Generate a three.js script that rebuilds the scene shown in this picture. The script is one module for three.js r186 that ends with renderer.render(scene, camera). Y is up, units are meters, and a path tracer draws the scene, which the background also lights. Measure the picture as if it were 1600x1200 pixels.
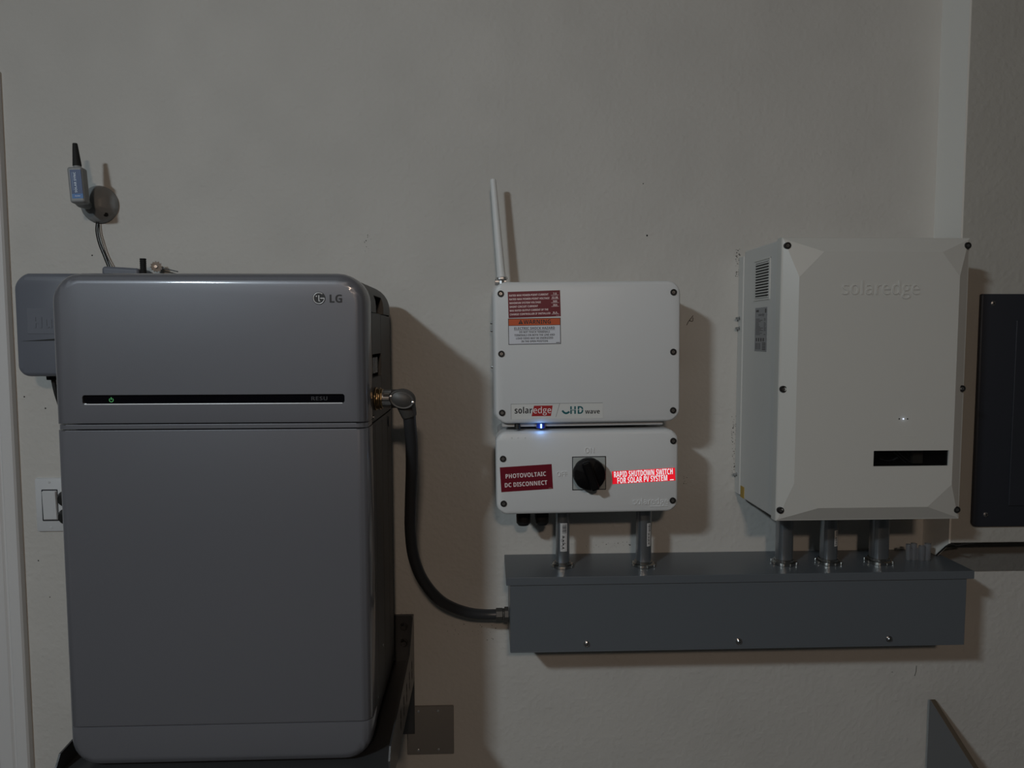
import * as THREE from 'three';
import { mergeGeometries, toCreasedNormals } from 'three/addons/utils/BufferGeometryUtils.js';
import { RoundedBoxGeometry } from 'three/addons/geometries/RoundedBoxGeometry.js';
import { FontLoader } from 'three/addons/loaders/FontLoader.js';
import { TextGeometry } from 'three/addons/geometries/TextGeometry.js';
import { RectAreaLightUniformsLib } from 'three/addons/lights/RectAreaLightUniformsLib.js';
import { Brush, Evaluator, SUBTRACTION } from 'three-bvh-csg';

// ---------------------------------------------------------------- camera, light, exposure
const scene = new THREE.Scene();
scene.background = new THREE.Color(0x000000);
const D2R = Math.PI / 180;
const EYE = [0, 1.52, 1.55], FPX = 1109, YAW = -2.083 * D2R, PITCH = -3.815 * D2R, ROLL = -0.117 * D2R;
const camera = new THREE.PerspectiveCamera(2 * Math.atan(600 / FPX) / D2R, 4 / 3, 0.05, 30);
camera.position.set(...EYE);
camera.rotation.set(PITCH, YAW, ROLL, 'YXZ');
camera.updateMatrixWorld(true);
scene.add(camera);

const renderer = new THREE.WebGLRenderer({ antialias: true });
renderer.toneMapping = THREE.LinearToneMapping;
renderer.toneMappingExposure = 1.0;
renderer.shadowMap.enabled = true;
RectAreaLightUniformsLib.init();

const KEY = { pos: [-1.35, 2.56, 2.5], aim: [2.4, -3, -1.2], w: 0.26, d: 0.10, color: [0.84, 0.96, 1.03], power: 305 };
const WARM = { pos: [0.1, 2.56, 3.5], aim: [-0.3, -1, -1.5], w: 0.22, d: 0.12, color: [1.0, 0.77, 0.60], power: 156 };

// ---------------------------------------------------------------- helpers
const V3 = (x, y, z) => new THREE.Vector3(x, y, z);
// a measured pixel of the 1600x1200 frame -> point on the plane z = zc
function at(px, py, zc) {
  const d = V3((px - 800) / FPX, -(py - 600) / FPX, -1).applyEuler(camera.rotation);
  const t = (zc - EYE[2]) / d.z;
  return V3(EYE[0] + d.x * t, EYE[1] + d.y * t, zc);
}
let seed = 7;
const rnd = () => { seed = (seed * 1664525 + 1013904223) >>> 0; return seed / 4294967296; };
const used = {};
const numbered = n => { used[n] = (used[n] ?? -1) + 1; return used[n] ? n + '_' + String(used[n]).padStart(3, '0') : n; };
const origin = new WeakMap();
function thing(name, label, category, base, group) {
  const o = new THREE.Group();
  o.name = numbered(name); o.position.set(...base);
  o.userData = { label, category };
  if (group) o.userData.group = group;
  origin.set(o, V3(...base));
  scene.add(o);
  return o;
}
// geometry is written in world metres; the thing's base is taken off here
function part(parent, name, geo, mat, label) {
  const o = origin.get(parent);
  const g = geo.clone(); g.translate(-o.x, -o.y, -o.z);
  const m = new THREE.Mesh(g, mat); m.name = name; m.castShadow = m.receiveShadow = true;
  if (label) m.userData.label = label;
  origin.set(m, o);
  parent.add(m);
  return m;
}
function struct(name, geo, mat) {
  const m = new THREE.Mesh(geo, mat); m.name = name; m.castShadow = m.receiveShadow = true;
  m.userData.kind = 'structure'; origin.set(m, V3(0, 0, 0));
  scene.add(m);
  return m;
}
function clean(g) {
  g = g.index ? g.toNonIndexed() : g.clone();
  for (const k of Object.keys(g.attributes)) if (!['position', 'normal', 'uv'].includes(k)) g.deleteAttribute(k);
  if (!g.attributes.uv) g.setAttribute('uv', new THREE.Float32BufferAttribute(new Float32Array(g.attributes.position.count * 2), 2));
  g.morphAttributes = {}; g.clearGroups();
  return g;
}
const merge = list => mergeGeometries(list.map(clean));
function metreUV(g) {                                   // uv in metres by the dominant normal
  g = clean(g);
  const p = g.attributes.position, n = g.attributes.normal, u = g.attributes.uv;
  for (let i = 0; i < p.count; i++) {
    const ax = Math.abs(n.getX(i)), ay = Math.abs(n.getY(i)), az = Math.abs(n.getZ(i));
    if (az >= ax && az >= ay) u.setXY(i, p.getX(i), p.getY(i));
    else if (ax >= ay) u.setXY(i, p.getZ(i), p.getY(i));
    else u.setXY(i, p.getX(i), p.getZ(i));
  }
  return g;
}
const box = (x0, x1, y0, y1, z0, z1) => metreUV(new THREE.BoxGeometry(x1 - x0, y1 - y0, z1 - z0).translate((x0 + x1) / 2, (y0 + y1) / 2, (z0 + z1) / 2));
const rbox = (x0, x1, y0, y1, z0, z1, r, s = 2) => metreUV(new RoundedBoxGeometry(x1 - x0, y1 - y0, z1 - z0, s, r).translate((x0 + x1) / 2, (y0 + y1) / 2, (z0 + z1) / 2));
function ringPts(b, ins, n = 7) {
  const f = b.f ?? [1, 1, 1, 1];                         // inset factors left, top, right, bottom
  const x0 = b.x0 + ins * f[0], x1 = b.x1 - ins * f[2], y1 = b.y1 - ins * f[1], y0 = b.y0 + ins * f[3];
  const rr = b.r.map(r => Math.max(r - ins, 0.0004));    // bl br tr tl
  const c = [[x0 + rr[0], y0 + rr[0], rr[0], 180], [x1 - rr[1], y0 + rr[1], rr[1], 270], [x1 - rr[2], y1 - rr[2], rr[2], 0], [x0 + rr[3], y1 - rr[3], rr[3], 90]];
  const out = [];
  for (const [cx, cy, r, a0] of c) for (let i = 0; i <= n; i++) {
    const a = (a0 + 90 * i / n) * D2R; out.push([cx + r * Math.cos(a), cy + r * Math.sin(a)]);
  }
  return out;
}
// closed solid from rounded-rectangle rings [z, inset], optional holes in the front face
function loft(b, rings, holes = [], crease = 0.6) {
  const P = [], rs = rings.map(([z, i]) => ringPts(b, i).map(p => [p[0], p[1], z]));
  const N = rs[0].length;
  for (let k = 0; k + 1 < rs.length; k++) for (let i = 0; i < N; i++) {
    const a = rs[k][i], bq = rs[k][(i + 1) % N], c = rs[k + 1][(i + 1) % N], d = rs[k + 1][i];
    P.push(...a, ...bq, ...c, ...a, ...c, ...d);
  }
  const cap = (ring, flip, hs) => {
    const s = new THREE.Shape(ring.map(p => new THREE.Vector2(p[0], p[1]))); s.holes = hs;
    const g = new THREE.ShapeGeometry(s, 8).toNonIndexed(), q = g.attributes.position;
    for (let i = 0; i < q.count; i += 3) for (const j of flip ? [0, 2, 1] : [0, 1, 2]) P.push(q.getX(i + j), q.getY(i + j), ring[0][2]);
  };
  cap(rs[0], true, []); cap(rs[rs.length - 1], false, holes);
  let g = new THREE.BufferGeometry();
  g.setAttribute('position', new THREE.Float32BufferAttribute(P, 3));
  g.setAttribute('uv', new THREE.Float32BufferAttribute(new Float32Array(P.length / 3 * 2), 2));
  g.computeVertexNormals();
  g = toCreasedNormals(g, crease);
  return metreUV(g);
}
const fillet = (zf, R, n = 5) => Array.from({ length: n + 1 }, (_, i) => { const a = i / n * Math.PI / 2; return [zf - R + R * Math.sin(a), R * (1 - Math.cos(a))]; });
function rrPath(x0, x1, y0, y1, r) {
  const p = new THREE.Path(ringPts({ x0, x1, y0, y1, r: [r, r, r, r] }, 0, 5).map(q => new THREE.Vector2(...q)));
  p.closePath(); return p;
}
function recessWalls(x0, x1, y0, y1, r, zt, zb) {       // the walls of a pocket, facing inwards
  const q = ringPts({ x0, x1, y0, y1, r: [r, r, r, r] }, 0, 5), P = [], N = q.length;
  for (let i = 0; i < N; i++) { const a = q[i], b = q[(i + 1) % N]; P.push(...a, zb, ...a, zt, ...b, zt, ...a, zb, ...b, zt, ...b, zb); }
  let g = new THREE.BufferGeometry(); g.setAttribute('position', new THREE.Float32BufferAttribute(P, 3));
  g.setAttribute('uv', new THREE.Float32BufferAttribute(new Float32Array(P.length / 3 * 2), 2)); g.computeVertexNormals();
  return toCreasedNormals(g, 0.6);
}
const lathe = (pts, n = 28) => metreUV(toCreasedNormals(new THREE.LatheGeometry(pts.map(p => new THREE.Vector2(...p)), n), 0.6));
const along = (g, dir, pos) => { const h = g.clone(); h.applyQuaternion(new THREE.Quaternion().setFromUnitVectors(V3(0, 1, 0), V3(...dir).normalize())); return h.translate(...(pos.isVector3 ? pos.toArray() : pos)); };
const cyl = (r0, r1, h, n = 24, b = 0.0006) => lathe([[0, 0], [Math.max(r0 - b, 0.0001), 0], [r0, b], [r1, h - b], [Math.max(r1 - b, 0.0001), h], [0, h]], n);
const tube = (pts, r, n = 48, m = 12) => metreUV(new THREE.TubeGeometry(new THREE.CatmullRomCurve3(pts), n, r, m));
const rot = (g, c, ax, ay, az) => { const h = g.clone(); h.translate(-c[0], -c[1], -c[2]); h.applyMatrix4(new THREE.Matrix4().makeRotationFromEuler(new THREE.Euler(ax, ay, az))); return h.translate(...c); };
const fonts = {};
for (const f of ['sans_bold', 'sans_regular']) fonts[f] = await new FontLoader().loadAsync('fonts/droid/droid_' + f + '.typeface.json');
function text(str, size, depth, font = 'sans_bold') {
  const g = new TextGeometry(str, { font: fonts[font], size, depth, curveSegments: 4, bevelEnabled: false });
  g.computeBoundingBox(); const b = g.boundingBox;
  g.translate(-(b.min.x + b.max.x) / 2, -(b.min.y + b.max.y) / 2, 0);
  return clean(g);
}
function canvasTex(w, h, draw) {
  const c = document.createElement('canvas'); c.width = w; c.height = h;
  const x = c.getContext('2d'); draw(x, w, h);
  const t = new THREE.CanvasTexture(c); t.colorSpace = THREE.SRGBColorSpace; t.anisotropy = 8; return t;
}
function noiseTex(n, fn) {                              // tiling grey noise, wraps at n
  const d = new Uint8Array(n * n * 4);
  for (let y = 0; y < n; y++) for (let x = 0; x < n; x++) { const v = Math.max(0, Math.min(255, fn(x, y) * 255)); const i = (y * n + x) * 4; d[i] = d[i + 1] = d[i + 2] = v; d[i + 3] = 255; }
  const t = new THREE.DataTexture(d, n, n); t.wrapS = t.wrapT = THREE.RepeatWrapping; t.magFilter = THREE.LinearFilter; t.minFilter = THREE.LinearMipmapLinearFilter; t.generateMipmaps = true; t.needsUpdate = true; return t;
}
function valueNoise(per, s) {                           // periodic value noise, period "per" cells
  const g = new Float32Array(per * per); let q = s >>> 0;
  for (let i = 0; i < g.length; i++) { q = (q * 1664525 + 1013904223) >>> 0; g[i] = q / 4294967296; }
  const sm = t => t * t * (3 - 2 * t);
  return (u, v) => {
    const x = u * per, y = v * per, xi = Math.floor(x), yi = Math.floor(y), fx = sm(x - xi), fy = sm(y - yi);
    const G = (a, b) => g[((b % per) + per) % per * per + ((a % per) + per) % per];
    return (G(xi, yi) * (1 - fx) + G(xi + 1, yi) * fx) * (1 - fy) + (G(xi, yi + 1) * (1 - fx) + G(xi + 1, yi + 1) * fx) * fy;
  };
}
// ---------------------------------------------------------------- materials
const L = (r, g, b) => new THREE.Color().setRGB(r, g, b);
const std = (color, roughness, metalness = 0, extra = {}) => new THREE.MeshStandardMaterial({ color, roughness, metalness, ...extra });
const v1 = valueNoise(96, 11), v2 = valueNoise(210, 23), v3 = valueNoise(9, 5), v4 = valueNoise(31, 77);
const peel = noiseTex(1024, (x, y) => { const u = x / 1024, v = y / 1024; const a = v1(u, v), b = v2(u, v); return 0.15 + 0.6 * Math.pow(a, 1.6) + 0.3 * b; });
peel.repeat.set(1 / 0.8, 1 / 0.8);
const mott = noiseTex(256, (x, y) => 0.93 + 0.05 * (v3(x / 256, y / 256) - 0.5) + 0.05 * (v4(x / 256, y / 256) - 0.5));
mott.colorSpace = THREE.NoColorSpace; mott.repeat.set(1 / 1.9, 1 / 1.9);
const grit = noiseTex(512, (() => { const a = valueNoise(256, 3), b = valueNoise(512, 9); return (x, y) => 0.5 * a(x / 512, y / 512) + 0.5 * b(x / 512, y / 512); })());
const gritFine = grit.clone(); gritFine.repeat.set(1 / 0.16, 1 / 0.16);
const gritMed = grit.clone(); gritMed.repeat.set(1 / 0.3, 1 / 0.3);
const M = {
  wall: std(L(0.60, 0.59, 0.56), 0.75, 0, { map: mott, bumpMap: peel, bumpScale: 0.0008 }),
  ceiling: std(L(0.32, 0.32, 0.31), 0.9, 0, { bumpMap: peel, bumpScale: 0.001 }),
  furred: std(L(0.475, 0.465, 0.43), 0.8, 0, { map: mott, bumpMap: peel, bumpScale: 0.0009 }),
  litReturn: std(L(0.80, 0.79, 0.75), 0.5),  // pale tone stands in for lamp light on the return face
  farWall: std(L(0.15, 0.145, 0.14), 0.9, 0, { bumpMap: peel, bumpScale: 0.001 }),
  floor: std(L(0.09, 0.088, 0.085), 0.8, 0, { bumpMap: gritMed, bumpScale: 0.0006 }),
  trim: std(L(0.68, 0.68, 0.68), 0.4),
  overhangShade: std(L(0.17, 0.164, 0.152), 0.85, 0, { bumpMap: peel, bumpScale: 0.001 }),  // shadow tone of the strip under the overhang
  hole: std(L(0.012, 0.011, 0.01), 0.9),
  scuff: std(L(0.10, 0.095, 0.085), 0.9),
  torn: std(L(0.012, 0.011, 0.01), 0.95),
  battery: new THREE.MeshPhysicalMaterial({ color: L(0.168, 0.172, 0.192), roughness: 0.40, metalness: 0.3, clearcoat: 0.8, clearcoatRoughness: 0.12, bumpMap: gritFine, bumpScale: 0.00005 }),
  batteryBody: std(L(0.075, 0.073, 0.07), 0.5, 0.1, { bumpMap: gritFine, bumpScale: 0.00006 }),
  display: new THREE.MeshPhysicalMaterial({ color: L(0.004, 0.004, 0.006), roughness: 0.12, clearcoat: 0.6, clearcoatRoughness: 0.05 }),
  black: std(L(0.012, 0.012, 0.012), 0.5),
  rubber: std(L(0.009, 0.009, 0.009), 0.75),
  knob: new THREE.MeshPhysicalMaterial({ color: L(0.003, 0.003, 0.0035), roughness: 0.5, specularIntensity: 0.3 }),
  chrome: std(L(0.62, 0.63, 0.64), 0.22, 1),
  silver: std(L(0.7, 0.7, 0.7), 0.3, 1),
  darkSteel: std(L(0.10, 0.10, 0.10), 0.35, 0.9),
  nut: std(L(0.5, 0.5, 0.48), 0.25, 1),
  logoDark: std(L(0.022, 0.022, 0.024), 0.35),
  logoLine: std(L(0.72, 0.73, 0.74), 0.3, 0.2),
  brass: std(L(0.45, 0.32, 0.17), 0.28, 1),
  galv: std(L(0.36, 0.39, 0.42), 0.34, 0.9, { bumpMap: gritMed, bumpScale: 0.0001 }),
  enamel: std(L(0.115, 0.130, 0.146), 0.33, 0, { bumpMap: gritMed, bumpScale: 0.00005 }),
  whiteBox: std(L(0.70, 0.72, 0.73), 0.42, 0, { bumpMap: gritFine, bumpScale: 0.00005 }),
  whiteBack: std(L(0.5, 0.5, 0.5), 0.55),
  invBox: std(L(0.59, 0.59, 0.56), 0.34, 0, { bumpMap: gritFine, bumpScale: 0.00005 }),
  invSide: std(L(0.62, 0.62, 0.60), 0.42),
  antenna: std(L(0.72, 0.74, 0.74), 0.45),
  grey: std(L(0.145, 0.158, 0.19), 0.45, 0, { bumpMap: gritFine, bumpScale: 0.00005 }),
  greyLight: std(L(0.26, 0.27, 0.275), 0.5),
  greyPlate: std(L(0.40, 0.43, 0.42), 0.45),
  bracket: std(L(0.07, 0.072, 0.075), 0.3, 0.4, { bumpMap: gritMed, bumpScale: 0.0001 }),
  flex: std(L(0.055, 0.056, 0.06), 0.38, 0.45),
  lb: std(L(0.07, 0.066, 0.062), 0.5, 0.3),
  panel: std(L(0.028, 0.031, 0.040), 0.42, 0.1),
  whitePlate: std(L(0.62, 0.64, 0.66), 0.35),
  blank: std(L(0.21, 0.205, 0.195), 0.55),
  clear: new THREE.MeshPhysicalMaterial({ color: L(0.62, 0.64, 0.68), roughness: 0.28, transmission: 0.85, thickness: 0.004, ior: 1.45 }),
  glass: new THREE.MeshPhysicalMaterial({ color: L(0.55, 0.55, 0.55), roughness: 0.04, transmission: 1, thickness: 0 }),
  board: std(L(0.15, 0.154, 0.16), 0.5),
  boardEdge: std(L(0.10, 0.075, 0.05), 0.8),
  tape: std(L(0.42, 0.27, 0.04), 0.6),
  cavity: std(L(0.02, 0.02, 0.02), 0.8),
  wireGrey: std(L(0.16, 0.16, 0.17), 0.4),
  block: std(L(0.22, 0.20, 0.17), 0.7),
  teal: std(L(0.01, 0.12, 0.14), 0.4),
  ink: std(L(0.015, 0.015, 0.018), 0.4),
  green: std(L(0.02, 0.1, 0.04), 0.4, 0, { emissive: L(0.12, 0.5, 0.17), emissiveIntensity: 0.55 }),
  dimInk: std(L(0.035, 0.037, 0.042), 0.4),
  ledOff: std(L(0.01, 0.01, 0.01), 0.3),
  ledWhite: std(L(0.5, 0.55, 0.7), 0.3, 0, { emissive: L(0.75, 0.85, 1.0), emissiveIntensity: 1.1 }),
  ledBlue: std(L(0.2, 0.4, 0.8), 0.3, 0, { emissive: L(0.45, 0.75, 1.0), emissiveIntensity: 1.8 }),
  ledLens: new THREE.MeshPhysicalMaterial({ color: L(0.02, 0.05, 0.35), roughness: 0.15, clearcoat: 0.5 }),
};
const printed = (tex, rough = 0.4, extra = {}) => new THREE.MeshStandardMaterial({ map: tex, roughness: rough, ...extra });

// ---------------------------------------------------------------- setting
const RX0 = -2.7, RX1 = 3.1, RZ = 6.2, RY = 2.68, T = 0.14;
const wall = struct('wall_back', box(RX0 - T, RX1 + T, 0, RY, -T, 0), M.wall);
const FX = 0.9885, FZ = 0.09, FY = 1.076;
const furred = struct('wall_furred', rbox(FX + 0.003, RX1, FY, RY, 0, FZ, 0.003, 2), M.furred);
{
  const q = new THREE.Shape(); [[0, 1.0375], [0.052, 1.0375], [FZ + 0.0005, FY], [FZ + 0.0005, RY], [0, RY]].forEach(([z, y], i) => i ? q.lineTo(-z, y) : q.moveTo(-z, y));
  const g = new THREE.ExtrudeGeometry(q, { depth: 0.004, bevelEnabled: false }); g.rotateY(Math.PI / 2);
  struct('trim_3', metreUV(g).translate(FX, 0, 0), M.litReturn);
}   // smooth face on its return, coloured paler to look lit from the left
struct('wall_left', box(RX0 - T, RX0, 0, RY, 0, RZ), M.farWall);
struct('wall_right', box(RX1, RX1 + T, 0, RY, 0, RZ), M.farWall);
struct('wall_front', box(RX0 - T, RX1 + T, 0, RY, RZ, RZ + T), M.farWall);
struct('ceiling', box(RX0 - T, RX1 + T, RY, RY + T, -T, RZ + T), M.ceiling);
struct('floor', box(RX0 - T, RX1 + T, -T, 0, -T, RZ + T), M.floor);
// dark strip whose colour extends the overhang shadow below the furred-out part
struct('trim_2', box(FX + 0.004, RX1, at(1560, 892, 0.003).y, FY - 0.002, 0, 0.003), M.overhangShade);
{ // torn drywall paper at its lower corner
  const pts = [at(1468.5, 868, 0.052), at(1475, 860, 0.072), at(1480.5, 852.5, 0.0915), at(1487, 850, 0.0925), at(1496, 852.5, 0.0925), at(1508, 850, 0.092), at(1522, 849, 0.0915)];
  pts[0].x = FX - 0.001; pts[0].y = 1.0378; pts[1].x = FX - 0.001; pts[1].y = 1.0565;
  part(furred, 'torn_paper', tube(pts, 0.0017, 40, 6), M.torn, 'torn dark paper edge');
}
{ // door casing at the left edge of the frame: moulded profile, extruded upwards
  const xr = -1.004, s = new THREE.Shape();
  const pr = [[0, 0], [0, 0.0135], [-0.003, 0.0175], [-0.024, 0.0175], [-0.027, 0.0155], [-0.030, 0.0155], [-0.034, 0.0185], [-0.060, 0.0185], [-0.066, 0.014], [-0.078, 0.012], [-0.08, 0]];
  pr.forEach(([x, z], i) => i ? s.lineTo(x, z) : s.moveTo(x, z));
  const leg = new THREE.ExtrudeGeometry(s, { depth: 2.07, bevelEnabled: false });   // shape (x,z) -> extrude y
  leg.rotateX(-Math.PI / 2); leg.scale(1, 1, -1);
  const idx = leg.index; let lg = clean(leg);
  const pp = lg.attributes.position; for (let i = 0; i < pp.count; i += 3) { const t = [pp.getX(i), pp.getY(i), pp.getZ(i)]; pp.setXYZ(i, pp.getX(i + 1), pp.getY(i + 1), pp.getZ(i + 1)); pp.setXYZ(i + 1, ...t); }
  lg.computeVertexNormals(); lg = metreUV(lg); lg.translate(xr, 0, 0);
  struct('trim_1', lg, M.trim);
  struct('door_1', box(xr - 0.9, xr - 0.082, 0.006, 2.0, 0, 0.012), M.trim);
}
{ // nail holes and drilling scuffs on the wall
  const spot = (px, py, r, n = 7) => { const p = at(px, py, 0), g = new THREE.CylinderGeometry(r, r * 1.2, 0.0006, n); g.rotateX(Math.PI / 2); return clean(g).translate(p.x, p.y, 0.0003); };
  for (const [x, y, r] of [[144, 399, 0.0014], [38, 620, 0.0014], [71, 638, 0.0015], [60, 876, 0.0013], [78, 933, 0.001], [1011, 368, 0.0017], [1005, 287, 0.001], [572, 376, 0.001], [1394, 1050, 0.0007]])
    part(wall, 'nail_hole', spot(x, y, r), M.hole);
  const cl = (x0, x1, y0, y1, n, rmax) => { const out = []; for (let i = 0; i < n; i++) out.push(spot(x0 + (x1 - x0) * rnd(), y0 + (y1 - y0) * rnd(), 0.0004 + rmax * rnd() * rnd(), 5)); return out; };
  const sc = (list) => { const m = part(wall, 'scuff_marks', merge(list), M.scuff); m.userData.kind = 'stuff'; };
  sc(cl(1149, 1156, 388, 432, 34, 0.0013)); sc(cl(1143, 1150, 650, 742, 60, 0.0011));
  sc(cl(690, 775, 972, 1000, 26, 0.0010)); sc(cl(620, 645, 955, 972, 16, 0.0012));
  sc(cl(568, 580, 366, 396, 9, 0.0009)); sc(cl(915, 985, 846, 856, 18, 0.0012)); sc(cl(1068, 1078, 742, 756, 10, 0.0011));
  const stroke = pts => tube(pts.map(([x, y]) => at(x, y, 0.0003)), 0.0007, 10, 5);
  part(wall, 'pencil_mark', merge([stroke([[1073, 508], [1076, 502], [1080, 497], [1083, 493]]), stroke([[1077, 501], [1082, 502], [1083, 496]])]), M.scuff);
  part(wall, 'pencil_mark', stroke([[1429, 1056], [1431, 1050], [1432, 1040]]), M.scuff);
}

// ---------------------------------------------------------------- ceiling lamps (out of view, they light the room)
function lamp(cfg, name, label) {                       // a swivel head on a short stem
  const [x, y, z] = cfg.pos, t = thing(name, label, 'lamp', [x, RY, z]);
  const hw = cfg.w / 2, hd = cfg.d / 2, dir = V3(...cfg.aim).normalize();
  const l = new THREE.RectAreaLight(L(...cfg.color), cfg.power, cfg.w, cfg.d);
  l.position.set(x, y, z).addScaledVector(dir, 0.012); l.lookAt(x + dir.x * 2, y + dir.y * 2, z + dir.z * 2);
  scene.add(l);
  const place = g => { const h = g.clone(); h.applyQuaternion(l.quaternion); return h.translate(x, y, z); };
  part(t, 'lamp_head', place(rbox(-hw - 0.015, hw + 0.015, -hd - 0.015, hd + 0.015, -0.002, 0.035, 0.008)), M.whitePlate);
  part(t, 'diffuser', place(box(-hw, hw, -hd, hd, -0.006, -0.001)), std(0xffffff, 0.6, 0, { emissive: L(...cfg.color), emissiveIntensity: 6 }));
  part(t, 'stem', along(cyl(0.012, 0.012, RY - y - 0.02, 16), [0, 1, 0], [x, y + 0.018, z]), M.whitePlate);
  part(t, 'ceiling_rose', along(cyl(0.05, 0.05, 0.012, 28), [0, 1, 0], [x, RY - 0.0125, z]), M.whitePlate);
}
lamp(KEY, 'ceiling_lamp', 'cool white flat ceiling lamp above the left of the room');
lamp(WARM, 'ceiling_lamp', 'warm white flat ceiling lamp farther from the equipment wall');

// ---------------------------------------------------------------- home battery
{
  const X0 = -0.6965, X1 = -0.1945, Y0 = 0.8035, Y1 = 1.6235, ZB = 0.09, ZS = 0.335, ZF = 0.388, R = 0.018, cr = 0.047;
  const t = thing('home_battery', 'tall metallic grey home battery with rounded corners and black display strip', 'battery', [(X0 + X1) / 2, Y0, ZB]);
  // body behind the cover, pockets cut in its right side
  const ev = new Evaluator(); ev.attributes = ['position', 'normal', 'uv']; ev.useGroups = false;
  let body = new Brush(loft({ x0: X0 + 0.002, x1: X1 - 0.001, y0: Y0 + 0.002, y1: Y1 - 0.002, r: [cr, cr, cr, cr] }, [[ZB, 0.004], [ZB + 0.004, 0], [ZS - 0.002, 0], [ZS - 0.001, 0.0015]]));
  const cuts = [box(-0.222, -0.18, 1.563, 1.594, 0.181, 0.273), box(-0.2005, -0.18, 1.5605, 1.563, 0.105, 0.333),
    box(-0.1985, -0.18, 1.395, 1.5605, 0.3225, 0.3255), box(-0.1985, -0.18, 1.395, 1.5605, 0.2175, 0.2205),
    box(-0.2165, -0.18, 1.449, 1.490, 0.222, 0.322), box(-0.1985, -0.18, 0.85, 1.365, 0.2975, 0.3005), box(-0.1985, -0.18, 0.85, 1.365, 0.2175, 0.2205), box(-0.1985, -0.18, 0.85, 1.365, 0.1475, 0.1505),
    box(-0.199, -0.18, 1.3705, 1.3735, 0.1, 0.336)];
  for (const c of cuts) { const b = new Brush(c); b.updateMatrixWorld(); body.updateMatrixWorld(); body = ev.evaluate(body, b, SUBTRACTION); }
  part(t, 'body', metreUV(clean(body.geometry)), M.batteryBody, 'dark grey ribbed body behind the cover');
  const rings = [[ZS, 0.0012], [ZS + 0.0012, 0], ...fillet(ZF, R)];
  const DY0 = 1.4128, DY1 = 1.4275, DX0 = -0.6495, DX1 = -0.2308;
  const up = merge([loft({ x0: X0, x1: X1, y0: 1.3805, y1: Y1, r: [0.0005, 0.0005, cr, cr], f: [1, 1, 1, 0.08] }, rings, [rrPath(DX0, DX1, DY0, DY1, 0.004)]), recessWalls(DX0, DX1, DY0, DY1, 0.004, ZF, ZF - 0.004)]);
  part(t, 'upper_cover', metreUV(up), M.battery);
  part(t, 'middle_band', loft({ x0: X0 + 0.0012, x1: X1 - 0.0012, y0: 1.3712, y1: 1.3795, r: [0.0005, 0.0005, 0.0005, 0.0005], f: [1, 0.06, 1, 0.06] }, [[ZS, 0], ...fillet(ZF - 0.001, R)]), M.battery);
  part(t, 'lower_cover', loft({ x0: X0, x1: X1, y0: 0.8755, y1: 1.3702, r: [0.0005, 0.0005, 0.0005, 0.0005], f: [1, 0.09, 1, 0.03] }, rings), M.battery);
  part(t, 'foot_cover', loft({ x0: X0, x1: X1, y0: Y0, y1: 0.8742, r: [cr, cr, 0.0005, 0.0005], f: [1, 0.05, 1, 1] }, rings), M.battery);
  const bar = (y, z, r, xa, xb) => along(cyl(r, r, xb - xa, 14), [1, 0, 0], [xa, y, z]);
  part(t, 'highlight_bar', bar(1.3690, ZF - 0.0016, 0.0014, X0 + 0.017, X1 - 0.017), M.battery);  // thin bars added along the cover edges to draw bright highlight lines
  part(t, 'highlight_bar', bar(1.3786, ZF - 0.0022, 0.0011, X0 + 0.018, X1 - 0.018), M.battery);
  part(t, 'lip_highlight', bar(DY0 - 0.0004, ZF - 0.0004, 0.0010, DX0 + 0.003, DX1 - 0.003), M.logoLine, 'pale bar painted as the highlight under the display strip');  // highlight on the recess edge, put in as a pale bar
  // display strip
  const dz = ZF - 0.0038;
  const dsp = part(t, 'display_strip', loft({ x0: DX0, x1: DX1, y0: DY0, y1: DY1, r: [0.004, 0.004, 0.004, 0.004] }, [[dz - 0.003, 0], [dz, 0]]), M.display, 'black glossy display strip');
  const pc = at(174, 625, dz);
  const arc = new THREE.TorusGeometry(0.0031, 0.0004, 6, 24, 1.55 * Math.PI); arc.rotateZ(Math.PI / 2 + 0.225 * Math.PI); arc.translate(pc.x, pc.y, dz + 0.0003);
  part(dsp, 'power_symbol', merge([arc, box(pc.x - 0.0004, pc.x + 0.0004, pc.y + 0.0004, pc.y + 0.0043, dz, dz + 0.0006)]), M.green, 'glowing green power symbol');
  const wc = at(499, 622.5, dz), wt = text('RESU', 0.0062, 0.0003); wt.scale(1.35, 1, 1);
  part(dsp, 'lettering', wt.translate(wc.x, wc.y, dz), M.dimInk, 'dim grey lettering');
  // maker's emblem and letters
  const ec = at(498.5, 466, ZF), lg = text('LG', 0.0128, 0.0006); lg.scale(1.02, 1, 1);
  const lc = at(524.8, 466.5, ZF);
  part(t, 'logo_letters', lg.translate(lc.x, lc.y, ZF), M.logoDark, 'dark metallic letters');
  const em = part(t, 'logo_emblem', along(cyl(0.0103, 0.0103, 0.0006, 32, 0.0002), [0, 0, 1], [ec.x, ec.y, ZF - 0.0001]), M.logoDark, 'round dark metallic emblem');
  const ring = new THREE.TorusGeometry(0.0087, 0.0008, 6, 40, 1.72 * Math.PI); ring.rotateZ(0.28 * Math.PI); 
  const gbar = box(0.0022, 0.0088, -0.0007, 0.0007, -0.0003, 0.0004);
  const lv = box(-0.0008, 0.0006, -0.0046, 0.0048, -0.0003, 0.0004), lh = box(-0.0006, 0.0022, -0.0051, -0.0041, -0.0003, 0.0004);
  const eye = along(cyl(0.0011, 0.0011, 0.0005, 12, 0.0001), [0, 0, 1], [-0.0040, 0.0032, -0.0002]);
  part(em, 'emblem_lines', merge([ring, gbar, lv, lh, eye]).translate(ec.x, ec.y, ZF + 0.0007), M.logoLine, 'silver face lines');
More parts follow.
